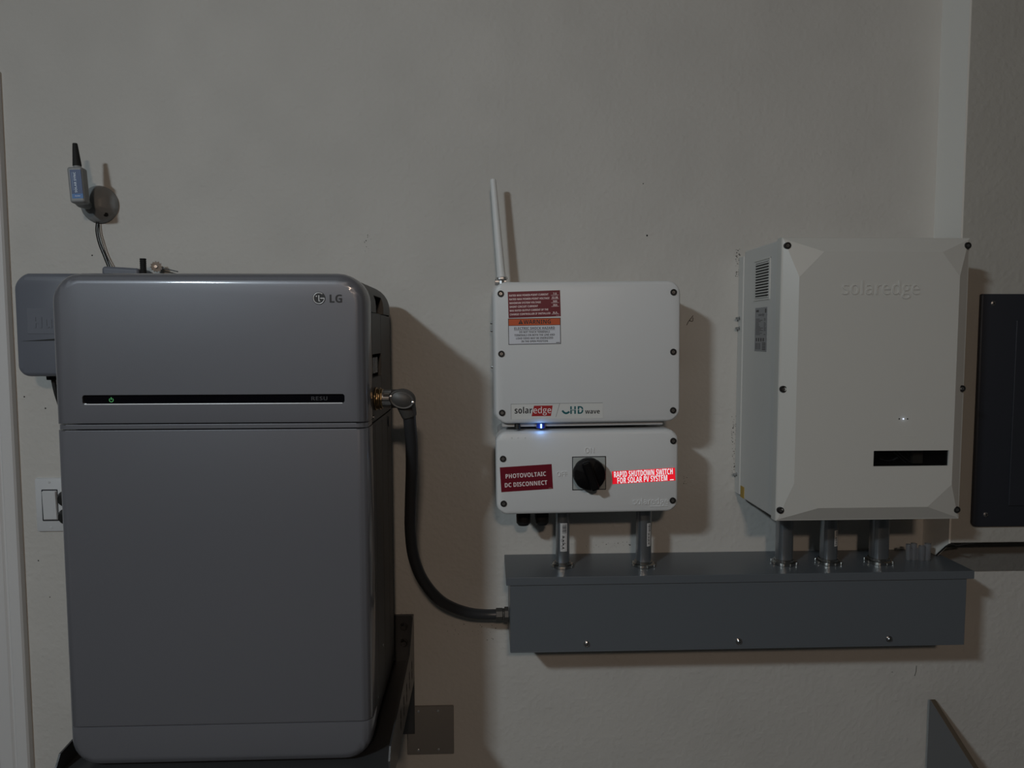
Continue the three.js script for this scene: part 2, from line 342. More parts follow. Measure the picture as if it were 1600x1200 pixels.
  for (const y of [1.05, 1.50]) part(t, 'mounting_rail', box(X0 + 0.06, X1 - 0.06, y - 0.025, y + 0.025, 0.001, ZB + 0.004), M.bracket);
  // right side fittings
  const pr = [];
  for (const z of [0.245, 0.262, 0.280, 0.298]) pr.push(rbox(-0.2155, -0.199, 1.455, 1.484, z - 0.003, z + 0.003, 0.0012));
  part(t, 'connector_blades', merge(pr), M.chrome, 'shiny connector blades in a side pocket');
  part(t, 'side_latch', along(cyl(0.011, 0.010, 0.003), [1, 0, 0], [X1 - 0.0015, 1.352, 0.135]), M.batteryBody);
  for (const [y, z] of [[1.381, 0.318], [0.878, 0.316], [0.945, 0.25]]) part(t, 'side_screw', along(cyl(0.003, 0.003, 0.002, 12), [1, 0, 0], [X1 - 0.0016, y, z]), M.chrome);
}
{ // its floor bracket
  const t = thing('battery_bracket', 'black steel wall bracket holding up the tall grey battery from below', 'bracket', [-0.435, 0.62, 0]);
  const xl = -0.712, xr = -0.1635, ys = 0.8005, zf = 0.402;
  part(t, 'shelf', merge([rbox(xl, xr, ys - 0.003, ys, 0.003, zf, 0.0012), rbox(xl, xr, ys - 0.0065, ys - 0.0005, zf - 0.003, zf + 0.001, 0.0012)]), M.bracket, 'dark steel shelf under the battery');
  const under = rbox(xl + 0.03, xr - 0.03, ys - 0.05, ys - 0.004, zf - 0.05, zf - 0.047, 0.001);
  part(t, 'stiffener', under, M.bracket);
  const tri = () => { const s = new THREE.Shape(); s.moveTo(0.002, ys - 0.045); s.lineTo(zf, ys - 0.045); s.lineTo(zf, ys + 0.012); s.lineTo(zf - 0.014, ys + 0.03); s.lineTo(0.09, ys + 0.052); s.lineTo(0.02, 0.905); s.lineTo(0.002, 0.905); s.closePath();
    for (let k = 0; k < 5; k++) { const z0 = 0.045 + k * 0.05, h = new THREE.Path(); h.moveTo(z0, ys - 0.02); h.lineTo(z0 + 0.012, ys - 0.02); h.lineTo(z0 + 0.012, ys + 0.02 ); h.lineTo(z0, ys + 0.02); h.closePath(); s.holes.push(h); }
    const g = new THREE.ExtrudeGeometry(s, { depth: 0.003, bevelEnabled: false }); g.rotateY(-Math.PI / 2); return g; };
  part(t, 'gusset', metreUV(tri().translate(xr, 0, 0)), M.bracket); part(t, 'gusset', metreUV(tri().translate(xl + 0.003, 0, 0)), M.bracket);
  for (const x of [xr - 0.043, xl]) {
    const p = part(t, 'wall_plate', rbox(x, x + 0.043, 0.63, 0.905, 0.0005, 0.006, 0.0015), M.bracket);
    for (const y of [0.8785, 0.842]) part(p, 'bolt', merge([along(cyl(0.009, 0.009, 0.002), [0, 0, 1], [x + 0.0215, y, 0.006]), along(cyl(0.0072, 0.0068, 0.007, 6), [0, 0, 1], [x + 0.0215, y, 0.0075])]), M.darkSteel);
  }
}

// ---------------------------------------------------------------- irrigation controller behind the battery
{
  const t = thing('irrigation_controller', 'dark blue-grey plastic controller box half hidden behind the tall grey battery', 'controller', [-0.84, 1.44, 0]);
  const x0 = -0.934, x1 = -0.785, y0 = 1.4425, y1 = 1.6405, zf = 0.105;
  const b = { x0, x1, y0, y1, r: [0.022, 0.022, 0.026, 0.026] };
  const g = loft(b, [[0.0, 0.004], [0.012, 0.0], [0.08, 0.0], ...fillet(zf, 0.012)]);
  const p = g.attributes.position;                        // arched top
  for (let i = 0; i < p.count; i++) { const u = (p.getX(i) - x0) / (x1 - x0), v = (p.getY(i) - y0) / (y1 - y0); if (v > 0.5) p.setY(i, p.getY(i) + 0.013 * (v - 0.5) * 2 * Math.sin(Math.PI * Math.min(1, Math.max(0, u)))); }
  g.computeVertexNormals();
  const body = part(t, 'case', metreUV(toCreasedNormals(g, 0.6)), M.grey);
  // lower door with the wedge shaped finger gap above it
  const a = at(33, 533, zf), c = at(105, 530.5, zf);
  const s = new THREE.Shape(); s.moveTo(a.x, a.y - 0.0003); s.lineTo(x1 - 0.012, c.y + 0.006); s.lineTo(x1 - 0.012, c.y - 0.001); s.closePath();
  part(body, 'finger_gap', metreUV(new THREE.ExtrudeGeometry(s, { depth: 0.0008, bevelEnabled: false }).translate(0, 0, zf - 0.0002)), M.black, 'dark wedge gap above the door');
  part(body, 'upper_panel', rbox(x0 + 0.026, x1 - 0.02, a.y + 0.014, y1 - 0.062, zf - 0.003, zf + 0.0008, 0.0008), M.grey);
  const hc = at(53, 504, zf), tx = text('Hunter', 0.0215, 0.0016); tx.computeBoundingBox();
  part(body, 'raised_lettering', tx.translate(hc.x - tx.boundingBox.min.x, hc.y, zf), M.grey, 'raised lettering cut off by the battery');
  part(t, 'cable_gland', merge([along(cyl(0.0125, 0.0135, 0.011, 8), [0, 1, 0], [at(84, 597, 0.06).x, y0 - 0.009, 0.06])]), M.rubber, 'black cable gland');
  const c0 = [at(83, 600, 0.06).x, y0 - 0.006, 0.06];
  const cord = thing('power_cord', 'black cord running down from the blue-grey controller box behind the battery', 'cord', c0);
  part(cord, 'cord', tube([V3(...c0), at(88, 615, 0.06), at(94, 634, 0.055), at(101, 665, 0.05), at(112, 712, 0.04), at(116, 745, 0.035), V3(-0.873, 1.174, 0.03)], 0.0042, 40, 10), M.rubber);
}
{ // grey moulded cover, stud and bolt showing above the battery top, all fixed to the wall
  const a = at(152, 417.5, 0.06), b = at(218, 419.5, 0.06);
  const t = thing('cable_cover', 'small dark grey plastic cable cover on the wall above the battery', 'cover', [(a.x + b.x) / 2, a.y - 0.05, 0]);
  a.x = Math.max(a.x, -0.782);
  const g = rbox(a.x, b.x, a.y - 0.05, a.y + 0.002, 0.001, 0.065, 0.007, 3), p = g.attributes.position;
  for (let i = 0; i < p.count; i++) { const u = (p.getX(i) - a.x) / (b.x - a.x); if (p.getY(i) > a.y - 0.02) p.setY(i, p.getY(i) - 0.0045 * u * u); }
  part(t, 'cover', g, M.grey);
  const s0 = at(224, 424, 0.055), s1 = at(224, 404, 0.055);
  const s = thing('threaded_stud', 'short black threaded stud standing up behind the battery top', 'stud', [s0.x, s0.y - 0.04, 0.055]);
  const pr = [[0.0001, -0.04]]; const n = 16, y0 = -0.04, y1 = s1.y - s0.y;
  for (let i = 0; i <= n; i++) { const y = y0 + (y1 - y0) * i / n; pr.push([0.0056, y], [0.0064, Math.min(y1, y + (y1 - y0) / n / 2)]); } pr.push([0.0001, y1]);
  part(s, 'stud', along(lathe(pr, 20), [0, 1, 0], s0), M.rubber);
  part(s, 'wall_tab', rbox(s0.x - 0.008, s0.x + 0.008, s0.y - 0.045, s0.y - 0.035, 0.0005, 0.06, 0.002), M.bracket);
  const bc = at(243, 416.5, 0.03);
  const bt = thing('anchor_bolt', 'bright metal anchor bolt with toothed washer on the wall above the battery', 'bolt', [bc.x, bc.y, 0]);
  const ws = new THREE.Shape(); for (let i = 0; i < 24; i++) { const a2 = i / 24 * 2 * Math.PI, r = i % 2 ? 0.0088 : 0.0118; i ? ws.lineTo(r * Math.cos(a2), r * Math.sin(a2)) : ws.moveTo(r, 0); }
  part(bt, 'washer', rot(clean(new THREE.ExtrudeGeometry(ws, { depth: 0.0014, bevelEnabled: true, bevelSize: 0.0004, bevelThickness: 0.0004, bevelSegments: 1 })).translate(bc.x, bc.y, 0.026), [bc.x, bc.y, 0.026], 0, 0.5, 0.1), M.silver);
  part(bt, 'bolt_head', along(cyl(0.0042, 0.0038, 0.005, 6), [0.3, 0, 1], [bc.x, bc.y, 0.0275]), M.chrome);
  part(bt, 'shank', along(cyl(0.0036, 0.0036, 0.027, 12), [0, 0, 1], [bc.x, bc.y, 0]), M.darkSteel);
  const r0 = at(250, 418, 0.02), r1 = at(278, 424.5, 0.02);
  part(bt, 'tie_wire', tube([V3(bc.x, bc.y, 0.022), r0, r1], 0.0012, 12, 6), M.darkSteel, 'thin dark wire');
}

// ---------------------------------------------------------------- weather sensor on the wall
{
  const dc = at(157, 320, 0), t = thing('weather_sensor', 'grey wireless weather sensor with black stub antenna and blue label on the wall', 'sensor', [dc.x, dc.y, 0]);
  part(t, 'wall_dome', along(lathe([[0, 0], [0.0385, 0], [0.0388, 0.005], [0.036, 0.010], [0.029, 0.0175], [0.018, 0.026], [0.008, 0.031], [0.0001, 0.032]], 40), [0, 0, 1], [dc.x, dc.y, 0]), M.greyLight, 'round grey wall dome');
  const hp = at(166.5, 335, 0.012);
  part(t, 'dome_screw', along(cyl(0.0048, 0.0048, 0.003, 14), [0.35, -0.5, 1], [hp.x, hp.y, 0.0145]), M.black);
  const zc = 0.078, bc = at(117.5, 288.5, 0.09), tilt = 3.2 * D2R;
  const W = 0.0285, H = 0.0705, Dp = 0.026, c = [bc.x, bc.y, zc];
  const R = g => rot(g, c, 0, 0.10, tilt);
  part(t, 'arm', tube([V3(dc.x - 0.006, dc.y - 0.004, 0.02), V3(dc.x - 0.016, dc.y - 0.004, 0.045), V3(bc.x + 0.004, bc.y - 0.018, zc - 0.004)], 0.010, 16, 14), M.greyLight);
  const bd = part(t, 'body', R(rbox(c[0] - W / 2, c[0] + W / 2, c[1] - H / 2, c[1] + H / 2, zc - Dp / 2, zc + Dp / 2, 0.005, 3)), M.greyLight);
  const lt = canvasTex(256, 600, (x, w, h) => {
    x.fillStyle = '#183a6e'; x.fillRect(0, 0, w, h); x.fillStyle = '#2f6ba8'; x.fillRect(0, h * 0.84, w, h * 0.16);
    x.fillStyle = '#1f5ea6'; x.fillRect(w * 0.18, h * 0.87, w * 0.64, h * 0.09);
    x.save(); x.translate(w * 0.5, h * 0.80); x.rotate(-Math.PI / 2); x.fillStyle = '#cfdbe8'; x.font = 'bold 74px sans-serif'; x.fillText('SOLAR SYNC', 0, 0, h * 0.72); x.restore();
    x.fillStyle = '#d0dae4'; x.font = 'bold 38px sans-serif'; x.textAlign = 'center'; x.fillText('Hunter', w / 2, h * 0.935, w * 0.6);
    x.fillStyle = '#9fb6cc'; for (let i = 0; i < 14; i++) x.fillRect(w * 0.12, h * 0.1 + i * h * 0.045, 18, 10);
  });
  part(bd, 'label', R(clean(new THREE.BoxGeometry(0.0205, 0.056, 0.0006)).translate(c[0] + 0.0018, c[1] + 0.001, zc + Dp / 2)), printed(lt, 0.45), 'blue printed label');
  part(t, 'antenna_collar', R(along(cyl(0.0078, 0.0072, 0.005), [0, 1, 0], [c[0] + 0.001, c[1] + H / 2 - 0.001, zc])), M.greyLight);
  part(t, 'antenna', R(along(lathe([[0.0001, 0], [0.0078, 0], [0.0080, 0.002], [0.0046, 0.043], [0.004, 0.0445], [0.0001, 0.0445]], 20), [0, 1, 0], [c[0] + 0.001, c[1] + H / 2 + 0.0035, zc])), M.rubber, 'black tapered stub antenna');
  const w1 = [[151, 345], [150, 360], [154, 380], [161, 398], [169, 418]], w2 = [[154, 345], [153, 361], [157, 380], [164, 397], [172, 418]];
  [w1, w2].forEach((w, i) => {
    const pts = w.map(([x, y], k) => at(x, y, [0.006, 0.011, 0.014, 0.012, 0.02][k])), p0 = pts[0];
    const q = thing('sensor_wire', i ? 'right one of two thin black wires hanging below the weather sensor' : 'left one of two thin black wires hanging below the weather sensor', 'wire', [p0.x, p0.y, p0.z], 'thin black wires below the weather sensor');
    part(q, 'wire', tube(pts, 0.0013, 30, 7), M.rubber);
  });
}
{ // switch plate with two plugs
  const x0 = -0.9718, x1 = -0.861, y0 = 1.1015, y1 = 1.2185, t = thing('switch_plate', 'white two-gang wall plate with rocker switch left of the battery', 'switch', [(x0 + x1) / 2, y0, 0]);
  part(t, 'plate', loft({ x0, x1, y0, y1, r: [0.004, 0.004, 0.004, 0.004] }, [[0, 0], [0.002, 0], [0.0042, 0.0008], [0.0055, 0.003]]), M.whitePlate);
  const sx = -0.9405, sy = 1.1595;
  const fr = part(t, 'switch_frame', merge([loft({ x0: sx - 0.0172, x1: sx + 0.0172, y0: sy - 0.0345, y1: sy + 0.0345, r: [0.002, 0.002, 0.002, 0.002] }, [[0.005, 0], [0.0058, 0]], [rrPath(sx - 0.0150, sx + 0.0150, sy - 0.0318, sy + 0.0318, 0.0015)])]), M.dimInk, 'thin gap frame around the rocker');
  const rk = rot(rbox(sx - 0.0142, sx + 0.0142, sy - 0.031, sy + 0.031, 0.003, 0.0092, 0.0015), [sx, sy, 0.006], 0.045, 0, 0);
  part(t, 'rocker', rk, M.whitePlate);
  const ox = -0.8965; part(t, 'outlet', rbox(ox - 0.0165, ox + 0.0165, sy - 0.033, sy + 0.033, 0.004, 0.0072, 0.0012), M.whitePlate);
  for (const x of [sx, ox]) for (const y of [y1 - 0.0085, y0 + 0.0095]) part(t, 'screw', merge([along(cyl(0.0032, 0.003, 0.0012, 16), [0, 0, 1], [x, y, 0.0052]), box(x - 0.0003, x + 0.0003, y - 0.0026, y + 0.0026, 0.0062, 0.0068)]), M.whitePlate);
  const py = 1.1775, zz = 0.0072;
  const pg = thing('black_plug', 'black plug in the upper socket of the white wall plate', 'plug', [ox, py, zz], 'black plugs in the white wall plate');
  part(pg, 'plug_body', along(lathe([[0, 0], [0.017, 0], [0.0182, 0.003], [0.0175, 0.018], [0.0125, 0.026], [0.004, 0.028], [0.0001, 0.028]], 24), [0, 0, 1], [ox, py, zz]), M.black);
  part(pg, 'plug_cord', tube([V3(ox + 0.004, py, zz + 0.02), V3(ox + 0.014, py - 0.003, zz + 0.024), V3(ox + 0.03, py - 0.02, zz + 0.02), V3(ox + 0.04, py - 0.07, zz + 0.014)], 0.0035, 24, 8), M.black);
  const p2 = pg.clone(); p2.name = numbered('black_plug'); p2.position.y -= 0.0385; p2.userData.label = 'black plug in the lower socket of the white wall plate'; scene.add(p2);
}

// ---------------------------------------------------------------- screws used on the boxes
const screwDark = along(lathe([[0.0001, 0.0006], [0.0042, 0.0006], [0.0044, 0.0022], [0.0058, 0.0022], [0.0064, 0.0014], [0.0064, -0.004]], 20), [0, 0, 1], [0, 0, 0]);
const screwCore = along(lathe([[0.0012, 0.0007], [0.0014, 0.0019], [0.0028, 0.0019], [0.0032, 0.0006]], 6), [0, 0, 1], [0, 0, 0]);
function boxScrew(parent, x, y, z) {
  const s = part(parent, 'screw', screwDark.clone().translate(x, y, z), M.black);
  part(s, 'screw_socket', screwCore.clone().translate(x, y, z), M.silver);
}
const turn = 0.0088;                                      // both boxes hang a touch askew
function hangAskew(t, cx, cy) {                           // rotate the thing about the centre of its box
  const p = t.position, dx = p.x - cx, dy = p.y - cy, c = Math.cos(turn), s = Math.sin(turn);
  p.x = cx + dx * c - dy * s; p.y = cy + dx * s + dy * c; t.rotation.z = turn;
}
function un(p, cx, cy) { const dx = p.x - cx, dy = p.y - cy, c = Math.cos(-turn), s = Math.sin(-turn); return V3(cx + dx * c - dy * s, cy + dx * s + dy * c, p.z); }
function sticker(parent, name, tex, cx, cy, z, w, h, ang, mat, label, un0) {
  const g = clean(new THREE.BoxGeometry(w, h, 0.0005)); g.rotateZ(ang - turn);
  return part(parent, name, g.translate(cx, cy, z + 0.0002), mat ?? printed(tex, 0.38), label);
}

// ---------------------------------------------------------------- upper inverter
{
  const cx = 0.1988, cy = 1.489, w = 0.3665, h = 0.2765, zf = 0.166;
  const t = thing('solar_inverter', 'white wall inverter box with red and orange warning stickers and a rod antenna', 'inverter', [cx, cy - h / 2, 0]);
  const U = (px, py, z) => un(at(px, py, z), cx, cy);
  part(t, 'back_housing', loft({ x0: cx - w / 2 - 0.0015, x1: cx + w / 2 - 0.008, y0: cy - h / 2 + 0.008, y1: cy + h / 2 - 0.004, r: [0.01, 0.01, 0.01, 0.01] }, [[0.0, 0.004], [0.004, 0], [0.128, 0]]), M.whiteBack);
  part(t, 'bottom_flange', rbox(cx - w / 2 + 0.014, cx + w / 2 - 0.03, cy - h / 2 - 0.0085, cy - h / 2 + 0.012, 0.004, 0.150, 0.002), M.whiteBack);
  part(t, 'cover', loft({ x0: cx - w / 2, x1: cx + w / 2, y0: cy - h / 2, y1: cy + h / 2, r: [0.025, 0.025, 0.025, 0.025] }, [[0.112, 0.002], [0.114, 0], ...fillet(zf, 0.007)]), M.whiteBox);
  for (const sx of [-1, 1]) for (const sy of [0.1155, -0.001, -0.1165]) boxScrew(t, cx + sx * 0.169, cy + sy, zf);
  // rating sticker
  const red = canvasTex(1024, 512, (x, W, H) => {
    x.fillStyle = '#6c0c26'; x.fillRect(0, 0, W, H);
    x.fillStyle = '#f0e6e6'; x.font = 'bold 52px sans-serif';
    const rows = [['RATED MAX POWER-POINT CURRENT', '7.0', 770], ['RATED MAX POWER-POINT VOLTAGE', '32.06', 790], ['MAXIMUM SYSTEM VOLTAGE', '500', 620], ['SHORT CIRCUIT CURRENT', '30A', 560], ['MAX RATED OUTPUT CURRENT OF THE', '', 760], ['CHARGE CONTROLLER IF INSTALLED', 'N.A.', 800]];
    rows.forEach(([a, b, wd], i) => { const y = 92 + i * 74; x.textAlign = 'left'; x.fillText(a, 24, y, wd); if (b) { x.textAlign = 'center'; x.font = 'bold 50px sans-serif'; x.fillText(b, 920, y - 10, 130); x.fillRect(845, y - 2, 150, 6); x.font = 'bold 52px sans-serif'; } });
    x.fillStyle = '#c9a0a8'; x.fillRect(930, 490, 70, 8);
  });
  let p = U(834.8, 475.2, zf);
  sticker(t, 'rating_sticker', red, p.x, p.y, zf, 0.1018, 0.0505, 0.034, null, 'dark red sticker with white print');
  const warn = canvasTex(1024, 520, (x, W, H) => {
    x.fillStyle = '#d9dde6'; x.fillRect(0, 0, W, H); x.fillStyle = '#c8572c'; x.fillRect(0, 0, W, 140);
    x.strokeStyle = '#20222a'; x.lineWidth = 12; x.strokeRect(6, 6, W - 12, H - 12); x.fillStyle = '#20222a'; x.fillRect(0, 138, W, 8);
    x.font = 'bold 112px sans-serif'; x.textAlign = 'left'; x.fillText('WARNING', 300, 112, 540);
    x.beginPath(); x.moveTo(245, 24); x.lineTo(292, 112); x.lineTo(198, 112); x.closePath(); x.fill();
    x.fillStyle = '#c8572c'; x.font = 'bold 62px sans-serif'; x.textAlign = 'center'; x.fillText('!', 245, 104);
    x.fillStyle = '#20222a'; x.font = 'bold 66px sans-serif'; x.fillText('ELECTRIC SHOCK HAZARD', 512, 222, 800); x.fillRect(112, 232, 800, 6);
    x.font = 'bold 56px sans-serif';
    ['DO NOT TOUCH TERMINALS', 'TERMINALS ON BOTH THE LINE AND', 'LOAD SIDES MAY BE ENERGIZED', 'IN THE OPEN POSITION'].forEach((s, i) => x.fillText(s, 512, 292 + i * 62, [600, 790, 730, 520][i]));
    x.fillRect(930, 486, 70, 12);
  });
  p = U(835.2, 517.6, zf);
  sticker(t, 'warning_sticker', warn, p.x, p.y, zf, 0.1024, 0.0508, 0.016, null, 'white and orange warning sticker');
  // maker's badge: two slanted plates
  const badge = canvasTex(1440, 240, (x, W, H) => {
    x.fillStyle = '#d8dad8'; x.fillRect(0, 0, W, H);
    x.fillStyle = '#a8262b'; x.beginPath(); x.moveTo(358, 30); x.lineTo(650, 30); x.lineTo(622, 196); x.lineTo(318, 196); x.closePath(); x.fill();
    x.fillStyle = '#1a1a1e'; x.font = 'bold 138px sans-serif'; x.textAlign = 'left'; x.fillText('solar', 48, 150, 282);
    x.fillStyle = '#f0eeee'; x.font = '138px sans-serif'; x.fillText('edge', 340, 150, 292);
    x.strokeStyle = '#5a5c5c'; x.lineWidth = 5; x.beginPath(); x.moveTo(762, 0); x.lineTo(700, 210); x.stroke();
    x.fillStyle = '#0f5e66'; x.font = 'bold 168px sans-serif'; x.fillText('HD', 912, 168, 230);
    x.fillStyle = '#d8dad8'; x.fillRect(890, 98, 270, 8);
    x.strokeStyle = '#0f5e66'; x.lineWidth = 30; x.beginPath(); x.moveTo(802, 112); x.quadraticCurveTo(850, 190, 912, 130); x.stroke();
    x.fillStyle = '#1a1a1e'; x.font = 'bold 96px sans-serif'; x.fillText('wave', 1160, 168, 236);
  });
  p = U(870.5, 642.3, zf);
  const bg = sticker(t, 'badge', badge, p.x, p.y, zf, 0.1805, 0.0300, turn, null, 'badge with lettering');
  part(bg, 'badge_edge', box(p.x - 0.0905, p.x + 0.09, p.y + 0.0149, p.y + 0.0156, zf, zf + 0.0008), M.greyLight);
  part(bg, 'badge_edge', box(p.x - 0.0908, p.x - 0.0902, p.y - 0.015, p.y + 0.0156, zf, zf + 0.0008), M.greyLight);
  // status lamp and button below the box
  const lz = 0.154, lp = U(845, 669, lz);
  const lens = part(t, 'status_lamp', along(lathe([[0.0001, -0.0012], [0.0090, -0.0012], [0.0095, -0.0002], [0.0078, 0.0085], [0.0001, 0.0085]], 24), [0, 1, 0], [lp.x, lp.y + 0.002, lz]), M.ledLens, 'blue status lamp');
  part(lens, 'lamp_core', rbox(lp.x - 0.0017, lp.x + 0.0017, lp.y + 0.0012, lp.y + 0.0095, lz + 0.0078, lz + 0.0100, 0.0008), M.ledBlue, 'glowing pale blue core');
  const pl = new THREE.PointLight(L(0.2, 0.45, 1), 0.0005, 0.6, 2); pl.position.set(lp.x, lp.y - 0.001, lz + 0.0165); pl.castShadow = true; pl.shadow.radius = 0.2; scene.add(pl);
  const bp = U(808.5, 671.5, 0.153); part(t, 'push_button', along(cyl(0.0065, 0.0055, 0.011), [0, 1, 0], [bp.x, bp.y + 0.0015, 0.153]), M.black);
  // rod antenna on a swivel base
  const a0 = U(783.5, 433, 0.055), a1 = U(770.3, 280, 0.055);
  const dir = a1.clone().sub(a0), len = dir.length();
  part(t, 'antenna', along(lathe([[0.0001, 0], [0.0092, 0], [0.0094, 0.004], [0.0088, 0.008], [0.0062, len - 0.003], [0.0050, len], [0.0001, len]], 24), dir.toArray(), a0), M.antenna, 'pale grey rod antenna');
  const b0 = U(783, 437, 0.055);
  part(t, 'antenna_base', merge([along(cyl(0.0125, 0.0125, 0.005), dir.toArray(), a0.clone().addScaledVector(dir, -0.028)), along(cyl(0.0085, 0.0085, 0.014, 12), [0, 1, 0], [b0.x + 0.001, b0.y - 0.016, 0.055]), along(cyl(0.0065, 0.0065, 0.024, 16), [1, 0, 0], [b0.x - 0.013, b0.y - 0.005, 0.055])]), M.silver, 'metal swivel base');
  for (const y of [505, 517, 573]) { const q = U(767.8, y, 0.02); part(t, 'side_bolt', along(cyl(0.0036, 0.003, 0.005, 10), [-1, 0, 0], [cx - w / 2 - 0.001, q.y, 0.03]), M.chrome); }
  hangAskew(t, cx, cy);
}
// ---------------------------------------------------------------- disconnect switch below it
{
  const cx = 0.1998, cy = 1.2521, w = 0.3628, h = 0.1655, zf = 0.166;
  const t = thing('disconnect_switch', 'white switch box with large black rotary knob below the inverter with stickers', 'switch box', [cx, cy - h / 2, 0]);
  const U = (px, py, z) => un(at(px, py, z), cx, cy);
  part(t, 'back_housing', loft({ x0: cx - w / 2 + 0.006, x1: cx + w / 2 - 0.01, y0: cy - h / 2 + 0.006, y1: cy + h / 2 - 0.003, r: [0.01, 0.01, 0.01, 0.01] }, [[0, 0], [0.118, 0]]), M.whiteBack);
  part(t, 'cover', loft({ x0: cx - w / 2, x1: cx + w / 2, y0: cy - h / 2, y1: cy + h / 2, r: [0.023, 0.023, 0.023, 0.023] }, [[0.108, 0.002], [0.11, 0], ...fillet(zf, 0.008)]), M.whiteBox);
  for (const [x, y] of [[786, 717], [787, 787], [1052, 689], [1051, 782]]) { const q = U(x, y, zf); boxScrew(t, q.x, q.y, zf); }
  const pv = canvasTex(832, 512, (x, W, H) => { x.fillStyle = '#700a22'; x.fillRect(0, 0, W, H); x.fillStyle = '#f2eaea'; x.textAlign = 'center'; x.font = 'bold 124px sans-serif'; x.fillText('PHOTOVOLTAIC', W / 2 - 10, 236, 660); x.fillText('DC DISCONNECT', W / 2 - 16, 418, 690); x.fillStyle = '#b98'; x.fillRect(760, 488, 50, 8); });
  let p = U(822.6, 747, zf);
  sticker(t, 'disconnect_sticker', pv, p.x, p.y, zf, 0.1025, 0.0495, 0.058, null, 'dark red sticker with white capital letters');
  const rp = canvasTex(1280, 256, (x, W, H) => { x.fillStyle = '#ff2233'; x.fillRect(0, 0, W, H); x.fillStyle = '#ffffff'; x.textAlign = 'center'; x.font = 'bold 158px sans-serif'; x.fillText('RAPID SHUTDOWN SWITCH', W / 2 - 4, 124, 1210); x.fillText('FOR SOLAR PV SYSTEM', W / 2 - 30, 247, 1030); x.fillRect(1170, 228, 76, 16); });
  // prismatic metallised sheeting: tiny facets lean towards the lamps
  const pd = new Uint8Array(64 * 64 * 4);
  for (let i = 0; i < 64 * 64; i++) { const n = V3(-0.38 + 0.06 * (rnd() - 0.5), 0.31 + 0.06 * (rnd() - 0.5), 0.87).normalize(); pd.set([(n.x + 1) * 127.5, (n.y + 1) * 127.5, (n.z + 1) * 127.5, 255], i * 4); }
  const prism = new THREE.DataTexture(pd, 64, 64); prism.magFilter = THREE.LinearFilter; prism.needsUpdate = true;
  p = U(1005.7, 743.6, zf);
  sticker(t, 'shutdown_sticker', rp, p.x, p.y, zf, 0.1262, 0.0258, 0.05, new THREE.MeshStandardMaterial({ map: rp, metalness: 1, roughness: 0.55, normalMap: prism, normalScale: new THREE.Vector2(1, 1) }), 'bright red reflective sticker with white capital letters');
  // knob on its square plate
  p = U(920.4, 739.3, zf);
  const s = 0.0332, pz = zf + 0.003;
  part(t, 'knob_plate', merge([rbox(p.x - s + 0.0012, p.x + s - 0.0012, p.y - s + 0.0012, p.y + s - 0.0012, zf - 0.002, pz, 0.0012), along(lathe([[0.024, 0], [0.031, 0], [0.031, 0.0015], [0.024, 0.0025]], 40), [0, 0, 1], [p.x, p.y, pz - 0.0004])]), M.greyPlate, 'pale grey square plate');
  part(t, 'plate_gasket', box(p.x - s - 0.0004, p.x + s + 0.0004, p.y - s - 0.0004, p.y + s + 0.0004, zf - 0.001, zf + 0.0008), M.black);
  const k = U(922.5, 743, 0.2), prof = [[0.0001, 0], [0.0285, 0], [0.0285, 0.006], [0.0315, 0.008], [0.0318, 0.022], [0.0300, 0.026], [0.0280, 0.027], [0.0001, 0.027]];
  const kn = lathe(prof, 72), kp = kn.attributes.position;
  for (let i = 0; i < kp.count; i++) { const x = kp.getX(i), z = kp.getZ(i), r = Math.hypot(x, z); if (r > 0.03) { const a = Math.atan2(z, x), f = 1 - 0.018 * Math.pow(0.5 + 0.5 * Math.cos(a * 12), 3); kp.setX(i, x * f); kp.setZ(i, z * f); } }
  const kb = part(t, 'knob', along(kn, [0, 0, 1], [k.x, k.y, pz]), M.knob, 'black rotary knob');
  part(kb, 'knob_grip', rot(rbox(k.x - 0.008, k.x + 0.008, k.y - 0.030, k.y + 0.029, pz + 0.02, pz + 0.040, 0.004, 3), [k.x, k.y, pz], 0, 0, 0.35), M.knob, 'black grip bar');
  // raised lettering
  p = U(921, 703.5, zf); part(t, 'raised_lettering', text('ON', 0.0103, 0.0016, 'sans_regular').translate(p.x, p.y, zf - 0.0001), M.whiteBox);
  p = U(878, 740.5, zf); part(t, 'raised_lettering', text('OFF', 0.0092, 0.0016, 'sans_regular').translate(p.x, p.y, zf - 0.0001), M.whiteBox);
  p = U(1016.5, 784.5, zf); { const g = text('solaredge', 0.0118, 0.0018, 'sans_regular'); part(t, 'raised_lettering', merge([g, box(-0.001, 0.034, -0.0092, -0.0082, 0, 0.0015)]).translate(p.x, p.y, zf - 0.0001), M.whiteBox); }
  for (const x of [799.5, 809, 820.5]) { const q = U(x, 684.3, zf); part(t, 'raised_mark', box(q.x - 0.0013, q.x + 0.0013, q.y - 0.0018, q.y + 0.0018, zf - 0.0003, zf + 0.0006), M.whiteBox); }
  for (const x of [817, 845.5]) { const q = at(x, 812, 0.09); part(t, 'cable_gland', along(lathe([[0.0001, -0.038], [0.011, -0.038], [0.0145, -0.033], [0.0150, -0.012], [0.0135, -0.008], [0.0135, 0.010], [0.0001, 0.010]], 20), [0, 1, 0], [q.x, cy - h / 2 + 0.003 - 0.006, 0.09]), M.black, 'black cable gland'); }
  hangAskew(t, cx, cy);
}

